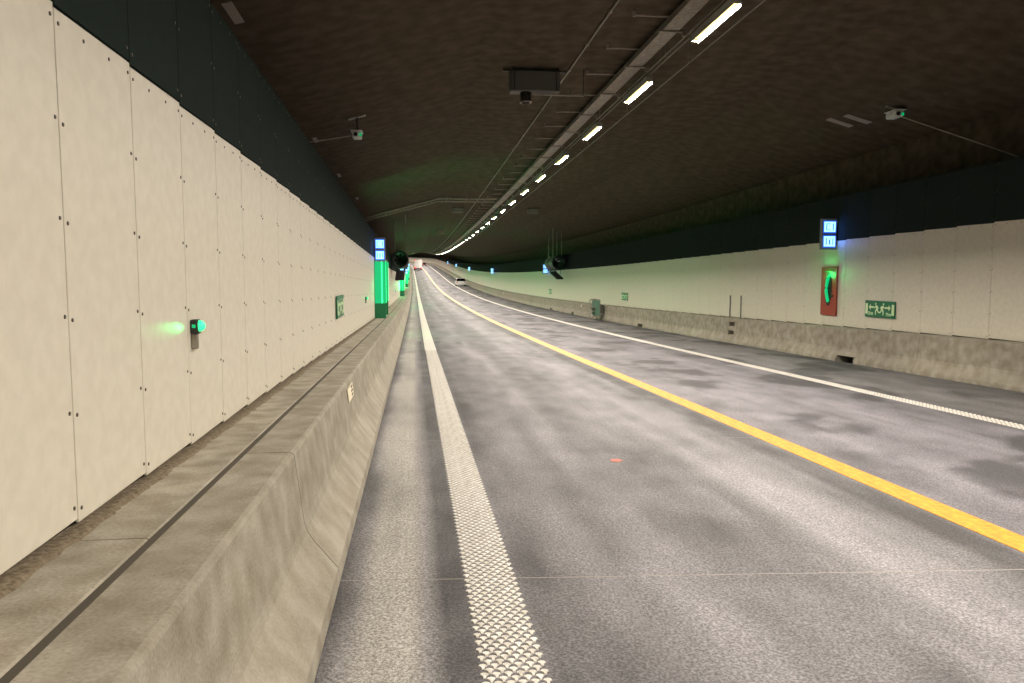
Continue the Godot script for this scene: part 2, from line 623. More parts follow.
func walkway() -> void:
	var w := structure("walkway_floor")
	var d := 2.98 - 6.0 * 4.0
	while d < 100.0:
		var st := start()
		var prof := [Vector2(-0.994, 0.60), Vector2(-0.994, 0.772), Vector2(-1.004, 0.78), Vector2(-1.24, 0.78), Vector2(-1.36, 0.78), Vector2(-1.36, 0.60), Vector2(-0.994, 0.60)]
		sweep(st, split_profile(prof, 0.1), steps(d + 0.004, d + 5.996, 0.15 if d < 20.0 else 0.5, 1.0), 3)
		cap(st, prof.slice(0, 6), d + 0.004, 3)
		cap(st, prof.slice(0, 6), d + 5.996, 3)
		obj("walkway_slab", st, M.concrete, w)
		d += 6.0
	var far := start()
	sweep(far, [Vector2(-0.994, 0.60), Vector2(-0.994, 0.78), Vector2(-1.36, 0.78)], steps(d, END, 1.0, 3.0), 3)
	obj("walkway_run", far, M.concrete, w)
	# dark sealing compound filling the joint between barrier and walkway
	var st2 := start()
	sweep(st2, [Vector2(-0.964, 0.774), Vector2(-1.0, 0.774)], steps(BACK, END, 1.0, 3.0))
	obj("joint_filler", st2, M.sealant, w)
	# uneven mortar bed under the wall panels
	var st3 := start()
	var r := RandomNumberGenerator.new()
	r.seed = 21
	var rows := []
	var ds := []
	var dd := 0.5
	while dd < 40.0:
		ds.append(dd)
		dd += 0.035 if dd < 9.0 else 0.15
	for q in ds:
		var j := noise_c.get_noise_2d(q * 60.0, 3.0) * 0.022 + r.randf_range(-0.006, 0.006)
		rows.append([Vector2(-1.243 + j, 0.778), Vector2(-1.256 + j * 0.6, 0.788 + r.randf_range(0, 0.005)), Vector2(-1.28, 0.793 + r.randf_range(-0.003, 0.004)), Vector2(-1.33, 0.796)])
	for k in rows.size() - 1:
		for j in 3:
			quad(st3, at(rows[k][j].x, rows[k][j].y, ds[k]), at(rows[k][j + 1].x, rows[k][j + 1].y, ds[k]), at(rows[k + 1][j + 1].x, rows[k + 1][j + 1].y, ds[k + 1]), at(rows[k + 1][j].x, rows[k + 1][j].y, ds[k + 1]))
	obj("mortar_bed", st3, M.mortar, w)

# a cladding board with its screws; lies in local YZ, face towards +X
func panel_mesh(width: float, height: float, face: Material, screws: int) -> ArrayMesh:
	var st := start()
	box(st, Vector3(-0.006, height * 0.5, 0), Vector3(0.012, height, width), 0.0015)
	st.generate_normals()
	st.set_material(face)
	var m: ArrayMesh = st.commit()
	if screws > 0:
		var s := start()
		var spots := []
		for k in screws:
			var y := 0.05 + (height - 0.10) * k / (screws - 1)
			spots.append(Vector2(-width * 0.5 + 0.028, y))
			spots.append(Vector2(width * 0.5 - 0.028, y))
		for k in 2:
			spots.append(Vector2(width * (-0.17 + 0.34 * k), height - 0.05))
		for p in spots:
			lathe(s, [Vector2(0.0085, 0.0), Vector2(0.0075, 0.003), Vector2(0.0, 0.0038)], 8, Transform3D(Basis(Vector3(0, 0, 1), -PI / 2), Vector3(0, p.y, p.x)))
		s.generate_normals()
		s.set_material(M.screw)
		s.commit(m)
	return m

func cladding(wall: Node3D, x: float, y0: float, h0: float, y2: float, pitch: float, first: float, last: float, far_end: float, turn: float, drop_top: float) -> void:
	var lo := panel_mesh(pitch - 0.008, h0, M.panel_white, 6)
	var hi := panel_mesh(pitch - 0.008, y2 - y0 - h0 - 0.012, M.panel_dark, 3)
	var d := first
	while d < last:
		var mid := d + pitch * 0.5
		for k in 2:
			var o := put("panel" if k == 0 else "dark_panel", lo if k == 0 else hi, null, wall)
			var y := y0 if k == 0 else y0 + h0 + 0.012
			o.position = at(x, y, mid)
			o.rotation.y = turn
		d += pitch
	# beyond, the boards cannot be told apart
	var sx := 0.012 if turn == 0.0 else -0.012
	for k in 2:
		var st := start()
		var a := y0 if k == 0 else y0 + h0
		var b := y0 + h0 if k == 0 else y2
		for r in [[d, far_end], [BACK, first]]:
			sweep(st, [Vector2(x - sx, a), Vector2(x, a), Vector2(x, b), Vector2(x - sx, b)], steps(r[0], r[1], 1.0, 2.0))
		var o := obj("panel_run" if k == 0 else "dark_panel_run", st, M.panel_white if k == 0 else M.panel_dark, wall)
		o.set_meta("kind", "stuff")
	var back := start()
	var bx := x - 3.5 * sx
	sweep(back, [Vector2(bx, y0 - 0.1), Vector2(bx, y2 - 0.03), Vector2(bx - 4.0 * sx, y2 - 0.03), Vector2(bx - 4.0 * sx, y0 - 0.1), Vector2(bx, y0 - 0.1)], steps(BACK, far_end, 1.0, 2.0))
	obj("backing", back, M.backing, wall)

func walls() -> void:
	var wl := structure("wall_left")
	cladding(wl, -1.30, 0.815, 1.929, 3.58, 0.771, 3.125 - 0.771 * 3.0, 96.0, END, 0.0, 0.0)
	var wr := structure("wall_right")
	cladding(wr, 10.40, 0.79, 2.105, 3.98, 0.978, 15.01 - 0.978 * 6.0, 108.0, END, PI, 0.0)
	for side in [[wl, -2.5, -2.8], [wr, 11.64, 11.94]]:
		var st := start()
		sweep(st, [Vector2(side[1], -0.4), Vector2(side[1], 5.2), Vector2(side[2], 5.2), Vector2(side[2], -0.4), Vector2(side[1], -0.4)], steps(BACK, END, 2.0, 4.0))
		obj("tunnel_shell", st, M.ceiling_coating, side[0])
	var c := structure("ceiling")
	var inner := [Vector2(-2.8, 5.2), Vector2(-2.5, 5.2), Vector2(1.2, CROWN), Vector2(7.94, CROWN), Vector2(11.64, 5.2), Vector2(11.94, 5.2), Vector2(11.94, CROWN + 0.4), Vector2(-2.8, CROWN + 0.4), Vector2(-2.8, 5.2)]
	var st := start()
	sweep(st, inner, steps(BACK, END, 2.0, 4.0))
	obj("roof_slab", st, M.ceiling_coating, c)
	for e in [["wall_back", BACK, -0.3], ["wall_front", END, 0.3]]:
		var w := structure(e[0])
		var s2 := start()
		box(s2, at(4.57, 3.0, e[1] + e[2]), Vector3(16.0, 8.5, 0.5))
		obj("end_wall", s2, M.ceiling_coating, w)
	# thin pale plates on the sloping edges of the roof
	for p in [[-2.28, 10.7, 0.13, 0.75], [-2.30, 19.2, 0.10, 0.55], [-2.30, 25.0, 0.09, 0.7], [-2.22, 31.5, 0.09, 0.7], [10.02, 17.75, 0.62, 0.22], [10.14, 17.2, 0.62, 0.22]]:
		var s3 := start()
		var x: float = p[0]
		var y := haunch(x)
		var slope := atan(1.0 / 3.7) * (1.0 if x < 4.0 else -1.0)
		box(s3, Vector3.ZERO, Vector3(p[2], 0.012, p[3]), 0.003)
		var o := obj("pale_plate", s3, M.patch, c)
		o.transform = Transform3D(along(p[1]) * Basis(Vector3(0, 0, 1), slope), at(x, y - 0.004, p[1]))

func haunch(x: float) -> float:
	var o := absf(x - 4.57)
	return CROWN if o < 3.37 else CROWN - (o - 3.37) / 3.7

func ceiling_lamps() -> void:
	var proto := thing("ceiling_lamp", "glowing slim LED strip lamp in the row hung under the tunnel roof", "ceiling lamp", Vector3.ZERO, "strip lamps in a row under the tunnel roof")
	var st := start()
	box(st, Vector3(0, 0.05, 0), Vector3(0.135, 0.08, 1.72), 0.012)
	obj("housing", st, M.housing, proto)
	for s in [-1.0, 1.0]:
		st = start()
		# flanges added to dim the upper walls, deeper on the shoulder side
		var low := -0.064 if s > 0 else -0.041
		box(st, Vector3(s * 0.060, (0.02 + low) * 0.5, 0), Vector3(0.008, 0.02 - low, 1.72), 0.002)
		obj("added_flange", st, M.housing, proto)
		st = start()
		box(st, Vector3(0, 0.02, s * 0.865), Vector3(0.135, 0.10, 0.02), 0.004)
		obj("end_cap", st, M.housing, proto)
		st = start()
		box(st, Vector3(0, 0.115, s * 0.55), Vector3(0.05, 0.06, 0.06), 0.006)
		obj("clamp", st, M.steel_dark, proto)
	st = start()
	box(st, Vector3(0, 0.004, 0), Vector3(0.09, 0.014, 1.62), 0.004)
	obj("diffuser", st, M.lamp_diffuser, proto)
	var l := AreaLight3D.new()
	l.name = "lamp_light"
	l.area_size = Vector2(0.09, 1.62)
	l.light_energy = LAMP_ENERGY
	l.light_color = LAMP_COLOR
	l.shadow_enabled = true
	l.area_range = 60.0
	l.area_attenuation = 2.0
	l.rotation_degrees.x = -90.0
	l.position = Vector3(0, -0.006, 0)
	proto.add_child(l)
	var n := 0
	var d := 11.80 - 4.19 * 8.0
	while d < END - 4.0:
		var o: Node3D = proto if n == 0 else copy_of(proto)
		o.transform = Transform3D(along(d), at(4.57, 5.77, d))
		n += 1
		d += 4.19
	# mounting rail of the lamps: two slim rods above the row
	var rail := thing("lamp_rail", "slim twin-rod mounting rail above the row of strip lamps", "mounting rail")
	for s in [-0.05, 0.05]:
		st = start()
		tube(st, follow(4.57 + s, 5.915, BACK, END), 0.012, 6)
		obj("rod", st, M.zinc, rail)
	d = 12.6 - 1.71 * 14.0
	while d < 90.0:
		st = start()
		tube(st, [at(4.57, 5.93, d), at(4.57, CROWN + 0.02, d)], 0.008, 6)
		obj("hanger", st, M.zinc, rail)
		d += 5.1
	st = start()
	tube(st, follow(4.97, 5.80, BACK, END), 0.011, 6)
	var ten := thing("tension_wire", "thin metal wire running beside the strip lamps opposite the cable tray", "wire")
	obj("wire", st, M.zinc, ten)
	d = 9.9
	while d < 80.0:
		st = start()
		tube(st, [at(4.97, 5.80, d), at(4.97, CROWN + 0.02, d)], 0.006, 6)
		obj("hanger", st, M.zinc, ten)
		d += 4.16

func follow(x: float, y: float, a: float, b: float) -> Array:
	var out := []
	for d in steps(a, b, 2.0, 4.0):
		out.append(at(x, y, d))
	return out

func tray() -> void:
	var t := thing("cable_tray", "long pale galvanised cable tray beside the strip lamps", "cable tray")
	var st := start()
	var y := 5.98
	sweep(st, [Vector2(4.10, y + 0.10), Vector2(4.10, y), Vector2(4.38, y), Vector2(4.38, y + 0.10), Vector2(4.374, y + 0.10), Vector2(4.374, y + 0.006), Vector2(4.106, y + 0.006), Vector2(4.106, y + 0.10), Vector2(4.10, y + 0.10)], steps(BACK, END, 2.0, 4.0))
	obj("trough", st, M.zinc, t)
	st = start()
	tube(st, follow(4.18, y + 0.03, BACK, END), 0.022, 6)
	obj("cable", st, M.black, t)
	st = start()
	tube(st, follow(4.28, y + 0.026, BACK, END), 0.018, 6)
	obj("cable", st, M.steel_dark, t)
	var arm := start()
	tube(arm, [Vector3(-0.72, 0.12, 0), Vector3(-0.08, 0.12, 0)], 0.015, 6)
	box(arm, Vector3(-0.70, 0.15, 0), Vector3(0.05, 0.10, 0.05), 0.006)
	arm.generate_normals()
	var arm_mesh := arm.commit()
	var clip := start()
	box(clip, Vector3(0.235, -0.03, 0), Vector3(0.07, 0.12, 0.045), 0.008)
	box(clip, Vector3(0.0, -0.015, 0.0), Vector3(0.42, 0.02, 0.05), 0.004)
	clip.generate_normals()
	var clip_mesh := clip.commit()
	var d := 12.6 - 1.71 * 7.0
	while d < 110.0:
		var o := put("support_arm", arm_mesh, M.zinc, t)
		o.transform = Transform3D(along(d), at(4.24, y, d))
		d += 1.71
	d = 12.9 - 2.08 * 6.0
	while d < 120.0:
		var o := put("bracket", clip_mesh, M.zinc, t)
		o.transform = Transform3D(along(d), at(4.24, y, d))
		d += 2.08
	st = start()
	tube(st, follow(3.17, CROWN - 0.03, BACK, END), 0.017, 8)
	var c := thing("conduit", "thin straight conduit fixed lengthwise to the dark tunnel roof", "conduit")
	obj("pipe", st, M.zinc, c)
	d = 11.0
	st = start()
	while d < 60.0:
		box(st, at(3.17, CROWN - 0.025, d), Vector3(0.07, 0.05, 0.03), 0.006)
		d += 1.7
	obj("saddle_clips", st, M.zinc, c).set_meta("kind", "stuff")
	# twin conduits crossing the roof from the wall to the tray
	var cr := thing("crossing_conduit", "twin pipes crossing the roof from the sloping edge to the tray", "conduit")
	for k in 2:
		st = start()
		var dd := 39.0 + k * 1.3
		tube(st, [at(-2.45, 5.2 - 0.05, dd), at(1.2, CROWN - 0.06, dd), at(4.08, CROWN - 0.06, dd)], 0.05, 8)
		obj("pipe", st, M.zinc, cr)
		for x in [-2.2, -1.4, -0.3, 1.6, 2.6, 3.5]:
			st = start()
			box(st, at(x, haunch(x) - 0.055, dd), Vector3(0.06, 0.13, 0.14), 0.01)
			obj("clamp", st, M.zinc, cr)

func poly_at(st: SurfaceTool, pts: Array, ox: float, oy: float, s: float, flip: bool, z: float, depth := 0.002) -> void:
	var pv := PackedVector2Array()
	for p in pts:
		pv.append(Vector2(ox + (-p[0] if flip else p[0]) * s, oy + p[1] * s))
	if flip:
		pv.reverse()
	prism(st, pv, depth, Transform3D(Basis(), Vector3(0, 0, z)))

func text_part(called: String, words: String, height: float, where: Vector3, m: Material, parent: Node3D) -> void:
	var tm := TextMesh.new()
	var f := SystemFont.new()
	f.font_names = PackedStringArray(["Droid Sans"])
	f.font_weight = 700
	tm.font = f
	tm.text = words
	tm.font_size = 64
	tm.pixel_size = height / 46.0
	tm.depth = 0.002
	var o := put(called, tm, m, parent)
	o.position = where

func exit_sign(x: float, y: float, d: float, turn: float, label: String) -> void:
	var o := thing("exit_sign", label, "exit sign", at(x, y, d), "emergency exit direction signs")
	o.rotation.y = turn
	var st := start()
	box(st, Vector3(0, 0, 0.012), Vector3(1.14, 0.37, 0.02), 0.003)
	obj("plate", st, M.sign_green, o)
	st = start()
	for s in [-1.0, 1.0]:
		box(st, Vector3(s * 0.50, 0.0, 0.023), Vector3(0.09, 0.24, 0.003))
	obj("door_symbols", st, M.sign_pale, o)
	var man := [
		[[-0.30, 0.16], [-0.10, 0.36], [0.18, 0.40], [0.30, 0.30], [0.42, 0.14], [0.36, 0.08], [0.20, 0.22], [0.10, 0.10], [0.26, -0.16], [0.24, -0.50], [0.13, -0.50], [0.12, -0.20], [-0.06, -0.04], [-0.16, -0.26], [-0.48, -0.34], [-0.48, -0.23], [-0.24, -0.15], [-0.12, 0.20], [-0.22, 0.10]],
	]
	for flip in [true, false]:
		var sx := -0.10 if flip else 0.10
		st = start()
		for p in man:
			poly_at(st, p, sx, -0.01, 0.24, flip, 0.022)
		var head := []
		for k in 8:
			head.append([0.20 + 0.10 * cos(TAU * k / 8), 0.53 + 0.10 * sin(TAU * k / 8)])
		poly_at(st, head, sx, -0.01, 0.24, flip, 0.022)
		obj("running_figure", st, M.sign_pale, o)
		st = start()
		poly_at(st, [[0.0, -0.02], [0.0, 0.02], [0.13, 0.02], [0.13, 0.065], [0.21, 0.0], [0.13, -0.065], [0.13, -0.02]], -0.21 if flip else 0.21, 0.04, 1.0, flip, 0.022)
		obj("arrow", st, M.sign_pale, o)
	text_part("lettering", "25m", 0.075, Vector3(-0.34, -0.105, 0.0225), M.sign_pale, o)
	text_part("lettering", "75m", 0.075, Vector3(0.34, -0.105, 0.0225), M.sign_pale, o)

# a box standing out from the wall with two lit pictograms one above the other, towards oncoming drivers
func flag_sign(x0: float, x1: float, y: float, d: float, label: String, near: bool) -> void:
	var w := absf(x1 - x0)
	var o := thing("lit_sign", label, "lit sign", at((x0 + x1) * 0.5, y, d), "blue lit help signs standing out from the walls")
	var st := start()
	box(st, Vector3(0, 0, 0), Vector3(w, 0.76, 0.12), 0.012)
	obj("housing", st, M.sign_frame, o)
	var side := 1.0 if x1 > 4.0 else -1.0
	for s in [-1.0, 1.0]:
		st = start()
		box(st, Vector3(0, s * 0.178, 0.062), Vector3(w - 0.06, 0.30, 0.008), 0.002)
		var p := obj("blue_panel", st, M.sign_blue, o)
		st = start()
		box(st, Vector3(0, s * 0.178, 0.069), Vector3(w - 0.10, 0.25, 0.008), 0.002)
		obj("pictogram_field", st, M.sign_white, p)
		if near:
			st = start()
			if s > 0:
				# telephone handset upright between two bars
				box(st, Vector3(-0.085, s * 0.178, 0.075), Vector3(0.022, 0.17, 0.006))
				box(st, Vector3(0.085, s * 0.178, 0.075), Vector3(0.022, 0.17, 0.006))
				box(st, Vector3(-0.03, s * 0.178 - 0.075, 0.075), Vector3(0.06, 0.02, 0.006))
				box(st, Vector3(-0.03, s * 0.178 + 0.075, 0.075), Vector3(0.06, 0.02, 0.006))
			else:
				# extinguisher between two bars
				box(st, Vector3(-0.085, s * 0.178, 0.075), Vector3(0.022, 0.17, 0.006))
				box(st, Vector3(0.085, s * 0.178, 0.075), Vector3(0.022, 0.17, 0.006))
				box(st, Vector3(0.0, s * 0.178 - 0.02, 0.075), Vector3(0.032, 0.11, 0.006))
				box(st, Vector3(0.014, s * 0.178 + 0.055, 0.075), Vector3(0.045, 0.016, 0.006))
			obj("pictogram", st, M.sign_blue, p)
	st = start()
	box(st, Vector3(side * w * 0.5, 0, 0), Vector3(0.04, 0.5, 0.09), 0.006)
	obj("wall_bracket", st, M.steel_dark, o)
	var l := AreaLight3D.new()
	l.name = "sign_light"
	l.area_size = Vector2(w - 0.1, 0.6)
	l.light_color = Color(0.28, 0.45, 1.0)
	l.light_energy = 0.35
	l.shadow_enabled = true
	l.position = Vector3(0, 0, 0.085)
	l.rotation.y = PI
	o.add_child(l)

func help_board(d: float) -> void:
	var o := thing("help_post", "red help post board with curved green light, on the pale wall panels", "help post", at(10.385, 1.65, d))
	o.rotation.y = -PI / 2
	var st := start()
	box(st, Vector3(0, 0, 0.015), Vector3(0.74, 1.22, 0.03), 0.004)
	obj("board", st, M.board_red, o)
	var rim := []
	for k in 16:
		var a := TAU * k / 16.0
		rim.append([cos(a) * 0.155, 0.05 + sin(a) * 0.42])
	st = start()
	poly_at(st, rim, 0.0, 0.0, 1.0, false, 0.03, 0.012)
	obj("oval_recess", st, M.black, o)
	st = start()
	box(st, Vector3(0.02, 0.50, 0.036), Vector3(0.44, 0.02, 0.012), 0.003)
	obj("hood_edge", st, M.door_green, o)
	st = start()
	var pts := []
	for k in 11:
		var t := k / 10.0
		pts.append(Vector3(0.05 - 0.10 * sin(PI * t) * 0.9 + (0.03 if k == 0 else 0.0), -0.26 + 0.62 * t, 0.06))
	# the curve opens towards the near side
	for k in pts.size():
		pts[k].x = 0.05 - 0.10 * sin(PI * k / 10.0)
	tube(st, pts, 0.042, 8)
	obj("green_light", st, M.led_green, o)
	st = start()
	lathe(st, [Vector2(0.03, 0.0), Vector2(0.03, 0.03), Vector2(0.0, 0.035)], 10, Transform3D(Basis(Vector3(1, 0, 0), PI / 2), Vector3(0.20, -0.12, 0.03)))
	obj("push_button", st, M.steel_dark, o)
	var l := OmniLight3D.new()
	l.name = "green_glow_light"
	l.light_color = Color(0.1, 1.0, 0.5)
	l.light_energy = 0.30
	l.light_size = 0.05
	l.shadow_enabled = true
	l.position = Vector3(0.0, 0.40, 0.14)
	o.add_child(l)

# escape door in the walkway wall: green leaf inside a portal whose jambs glow green
func escape_door(n: int, d: float) -> void:
	var o := structure("door_%d" % n)
	o.position = at(-1.30, 0.80, d)
	var st := start()
	box(st, Vector3(0.02, 0.91, -1.15), Vector3(0.05, 1.80, 1.9), 0.006)
	var leaf := obj("door_leaf", st, M.door_green, o)
	st = start()
	tube(st, [Vector3(0.045, 0.95, -0.4), Vector3(0.09, 0.95, -0.4), Vector3(0.09, 0.95, -0.9), Vector3(0.045, 0.95, -0.9)], 0.015, 6)
	obj("push_bar", st, M.zinc, leaf)
	for k in 2:
		var z := -0.06 if k == 0 else -2.24
		st = start()
		box(st, Vector3(0.18, 0.91, z), Vector3(0.36, 1.84, 0.12), 0.01)
		var j := obj("jamb", st, M.door_green, o)
		st = start()
		box(st, Vector3(0.18, 1.15, z + 0.066), Vector3(0.33, 1.36, 0.014), 0.003)
		obj("led_face", st, M.led_green, j)
		st = start()
		box(st, Vector3(0.24, 1.15, z + 0.076), Vector3(0.045, 1.34, 0.012), 0.003)
		box(st, Vector3(0.365, 1.15, z), Vector3(0.014, 1.34, 0.08), 0.003)
		obj("led_strip", st, M.led_green_core, j)
	st = start()
	box(st, Vector3(0.18, 1.85, -1.15), Vector3(0.36, 0.06, 2.3), 0.01)
	obj("lintel", st, M.door_green, o)
	# the glow of the lit jambs: along the walkway towards the driver and out over the road
	for k in 2:
		var l := AreaLight3D.new()
		l.name = "jamb_light"
		l.area_size = Vector2(0.3, 1.36) if k == 0 else Vector2(0.08, 0.9)
		l.light_color = Color(0.05, 1.0, 0.5)
		l.light_energy = (0.5 if n == 1 else 40.0) if k == 0 else 9.0
		l.shadow_enabled = true
		if k == 0:
			l.position = Vector3(0.18, 1.15, 0.03)
			l.transform.basis = Basis.looking_at(Vector3(0.40, 0.60, 1.0).normalized(), Vector3.UP)
		else:
			l.position = Vector3(0.42, 1.45, -2.36)
			l.transform.basis = Basis.looking_at(Vector3(0.8, 0.2, -1.0).normalized(), Vector3.UP)
		o.add_child(l)

func marker_lamp(d: float, near: bool, group: String) -> void:
	var o := thing("marker_lamp", "small green glowing marker lamp on the pale walkway wall" if not near else "green glowing marker lamp nearest the start of the walkway wall, casting a green patch", "marker lamp", at(-1.30, 1.47, d), group)
	if near:
		o.set_meta("label", "green marker lamp that throws a bright green patch onto the pale panel")
	var st := start()
	box(st, Vector3(0.022, 0.02, 0), Vector3(0.044, 0.085, 0.075), 0.006)
	obj("lamp_body", st, M.steel_dark, o)
	st = start()
	box(st, Vector3(0.016, -0.065, 0), Vector3(0.032, 0.09, 0.05), 0.005)
	obj("wall_bracket", st, M.zinc, o)
	st = start()
	lathe(st, [Vector2(0.034, 0.0), Vector2(0.029, 0.018), Vector2(0.016, 0.03), Vector2(0.0, 0.034)], 12, Transform3D(Basis(Vector3(0, 0, 1), -PI / 2), Vector3(0.044, 0.025, 0.0)))
	obj("green_lens_light", st, M.led_green_core, o)
	st = start()
	box(st, Vector3(0.022, 0.025, 0.0395), Vector3(0.02, 0.02, 0.006), 0.002)
	obj("side_lens_light", st, M.led_green, o)
	var l := SpotLight3D.new()
	l.name = "side_light"
	l.light_color = Color(0.02, 1.0, 0.42)
	l.light_energy = 0.05
	l.spot_angle = 9.0
	l.spot_angle_attenuation = 0.6
	l.spot_range = 30.0
	l.light_size = 0.004
	l.shadow_enabled = true
	l.position = Vector3(0.045, 0.025, 0.05)
	o.add_child(l)
	l.rotation = Vector3(0, 0, 0)
	l.transform.basis = Basis.looking_at(Vector3(-0.18, 0.0, 1.0).normalized(), Vector3.UP)

func jet_fan(x: float, y: float, d: float, label: String, wall_side: float) -> void:
	var o := thing("jet_fan", label, "jet fan", at(x, y, d), "jet fans high at the tunnel sides")
	o.basis = along(d)
	var lie := Transform3D(Basis(Vector3(1, 0, 0), -PI / 2), Vector3.ZERO)
	var st := start()
	lathe(st, [Vector2(0.44, -1.6), Vector2(0.47, -1.58), Vector2(0.47, -0.5), Vector2(0.44, -0.45), Vector2(0.44, 0.45), Vector2(0.47, 0.5), Vector2(0.47, 1.58), Vector2(0.44, 1.6), Vector2(0.37, 1.5), Vector2(0.34, 0.6), Vector2(0.34, -0.6), Vector2(0.37, -1.5), Vector2(0.44, -1.6)], 20, lie)
	obj("casing", st, M.steel_dark, o)
	st = start()
	lathe(st, [Vector2(0.0, -0.42), Vector2(0.08, -0.38), Vector2(0.13, -0.25), Vector2(0.13, 0.25), Vector2(0.08, 0.38), Vector2(0.0, 0.42)], 12, lie)
	obj("hub", st, M.black, o)
	for k in 8:
		st = start()
		box(st, Vector3(0, 0.23, 0), Vector3(0.13, 0.21, 0.012), 0.003, Basis(Vector3(0, 1, 0), 0.6))
		var b := obj("blade", st, M.steel_dark, o)
		b.rotation.z = TAU * k / 8.0
	for z in [-0.9, 0.9]:
		st = start()
		for s in [-0.3, 0.3]:
			tube(st, [Vector3(s, 0.36, z), Vector3(s, haunch(x + s) - y + 0.02, z)], 0.03, 6)
		obj("hanger", st, M.zinc, o)
	st = start()
	box(st, Vector3(0.0, 0.36, -0.95), Vector3(0.5, 0.22, 0.5), 0.03)
	obj("terminal_box", st, M.housing, o)
	# deflector plate hung below the outlet, sloping down towards the traffic
	st = start()
	var tilt := Basis(Vector3(1, 0, 0), 0.17)
	box(st, Vector3(wall_side * 0.02, -0.86, 0.4), Vector3(0.5, 0.10, 2.9), 0.02, tilt)
	obj("deflector_plate", st, M.black, o)
	for z in [1.0, -0.6]:
		st = start()
		tube(st, [Vector3(0.2, -0.45, z), Vector3(0.2, -0.80, z)], 0.02, 6)
		tube(st, [Vector3(-0.2, -0.45, z), Vector3(-0.2, -0.80, z)], 0.02, 6)
		obj("strut", st, M.steel_dark, o)

func security_camera(x: float, y: float, d: float, cable_to: Vector3, label: String) -> void:
	var o := thing("security_camera", label, "camera", at(x, y, d), "cameras under the roof edges")
	o.basis = along(d)
	var st := start()
	box(st, Vector3(0, 0, 0), Vector3(0.20, 0.12, 0.34), 0.02)
	obj("camera_body", st, M.camera_white, o)
	st = start()
	box(st, Vector3(0, 0.075, 0.03), Vector3(0.25, 0.015, 0.42), 0.004)
	obj("sun_shield", st, M.camera_white, o)
	st = start()
	lathe(st, [Vector2(0.045, 0.0), Vector2(0.045, 0.02), Vector2(0.0, 0.022)], 12, Transform3D(Basis(Vector3(1, 0, 0), PI / 2), Vector3(-0.02, 0, 0.168)))
	obj("lens", st, M.black, o)
	st = start()
	box(st, Vector3(0.085, -0.01, 0.172), Vector3(0.05, 0.06, 0.016), 0.006)
	obj("status_light", st, M.led_green, o)
	var up := haunch(x) - y
	st = start()
	tube(st, [Vector3(0, 0.07, 0), Vector3(0, up + 0.01, 0)], 0.022, 8)
	obj("stem", st, M.steel_dark, o)
	st = start()
	var slope := atan(1.0 / 3.7) * (1.0 if x < 4.0 else -1.0)
	box(st, Vector3(0, up - 0.02, 0), Vector3(0.40, 0.03, 0.10), 0.006, Basis(Vector3(0, 0, 1), slope))
	obj("mounting_plate", st, M.zinc, o)
	st = start()
	var inv := o.transform.affine_inverse()
	tube(st, [Vector3(0, 0.02, 0.0), inv * cable_to], 0.014, 6)
	obj("conduit", st, M.zinc, o)

func overhead_box(x: float, d: float, dome: bool, label: String, size := 1.0) -> void:
	var o := thing("overhead_box", label, "equipment box", at(x, CROWN, d))
	o.basis = along(d)
	var st := start()
	box(st, Vector3(0, -0.28, 0), Vector3(1.03, 0.42, 0.30), 0.02)
	var body := obj("casing", st, M.grey_plate if dome else M.housing, o)
	o.scale = Vector3.ONE * size
	st = start()
	box(st, Vector3(0, -0.055, 0.0), Vector3(1.30, 0.03, 0.10), 0.005)
	obj("mounting_rail", st, M.steel_dark, o)
	for s in [-1.0, 1.0]:
		st = start()
		box(st, Vector3(s * 0.46, -0.03, 0), Vector3(0.05, 0.08, 0.26), 0.005)
		obj("mounting_bracket", st, M.steel_dark, o)
		st = start()
		box(st, Vector3(s * 0.43, -0.28, 0.152), Vector3(0.02, 0.38, 0.012), 0.003)
		obj("hinge_strip", st, M.steel_dark, body)
	if dome:
		st = start()
		lathe(st, [Vector2(0.0, -0.24), Vector2(0.06, -0.225), Vector2(0.10, -0.18), Vector2(0.115, -0.11), Vector2(0.12, 0.0)], 16, Transform3D(Basis(), Vector3(-0.18, -0.49, 0.02)))
		var dm := obj("dome", st, M.black, o)
		st = start()
		lathe(st, [Vector2(0.10, -0.205), Vector2(0.125, -0.205), Vector2(0.125, -0.18), Vector2(0.10, -0.18), Vector2(0.10, -0.205)], 16, Transform3D(Basis(), Vector3(-0.18, -0.49, 0.02)))
		obj("ring", st, M.zinc, dm)
		st = start()
		tube(st, [Vector3(-0.08, -0.52, 0.02), Vector3(1.02, -0.52, 0.02)], 0.016, 8)
		obj("conduit", st, M.zinc, o)
		st = start()
		tube(st, [Vector3(1.02, -0.52, 0.02), Vector3(1.02, 0.01, 0.02)], 0.010, 8)
		obj("drop_rod", st, M.steel_dark, o)

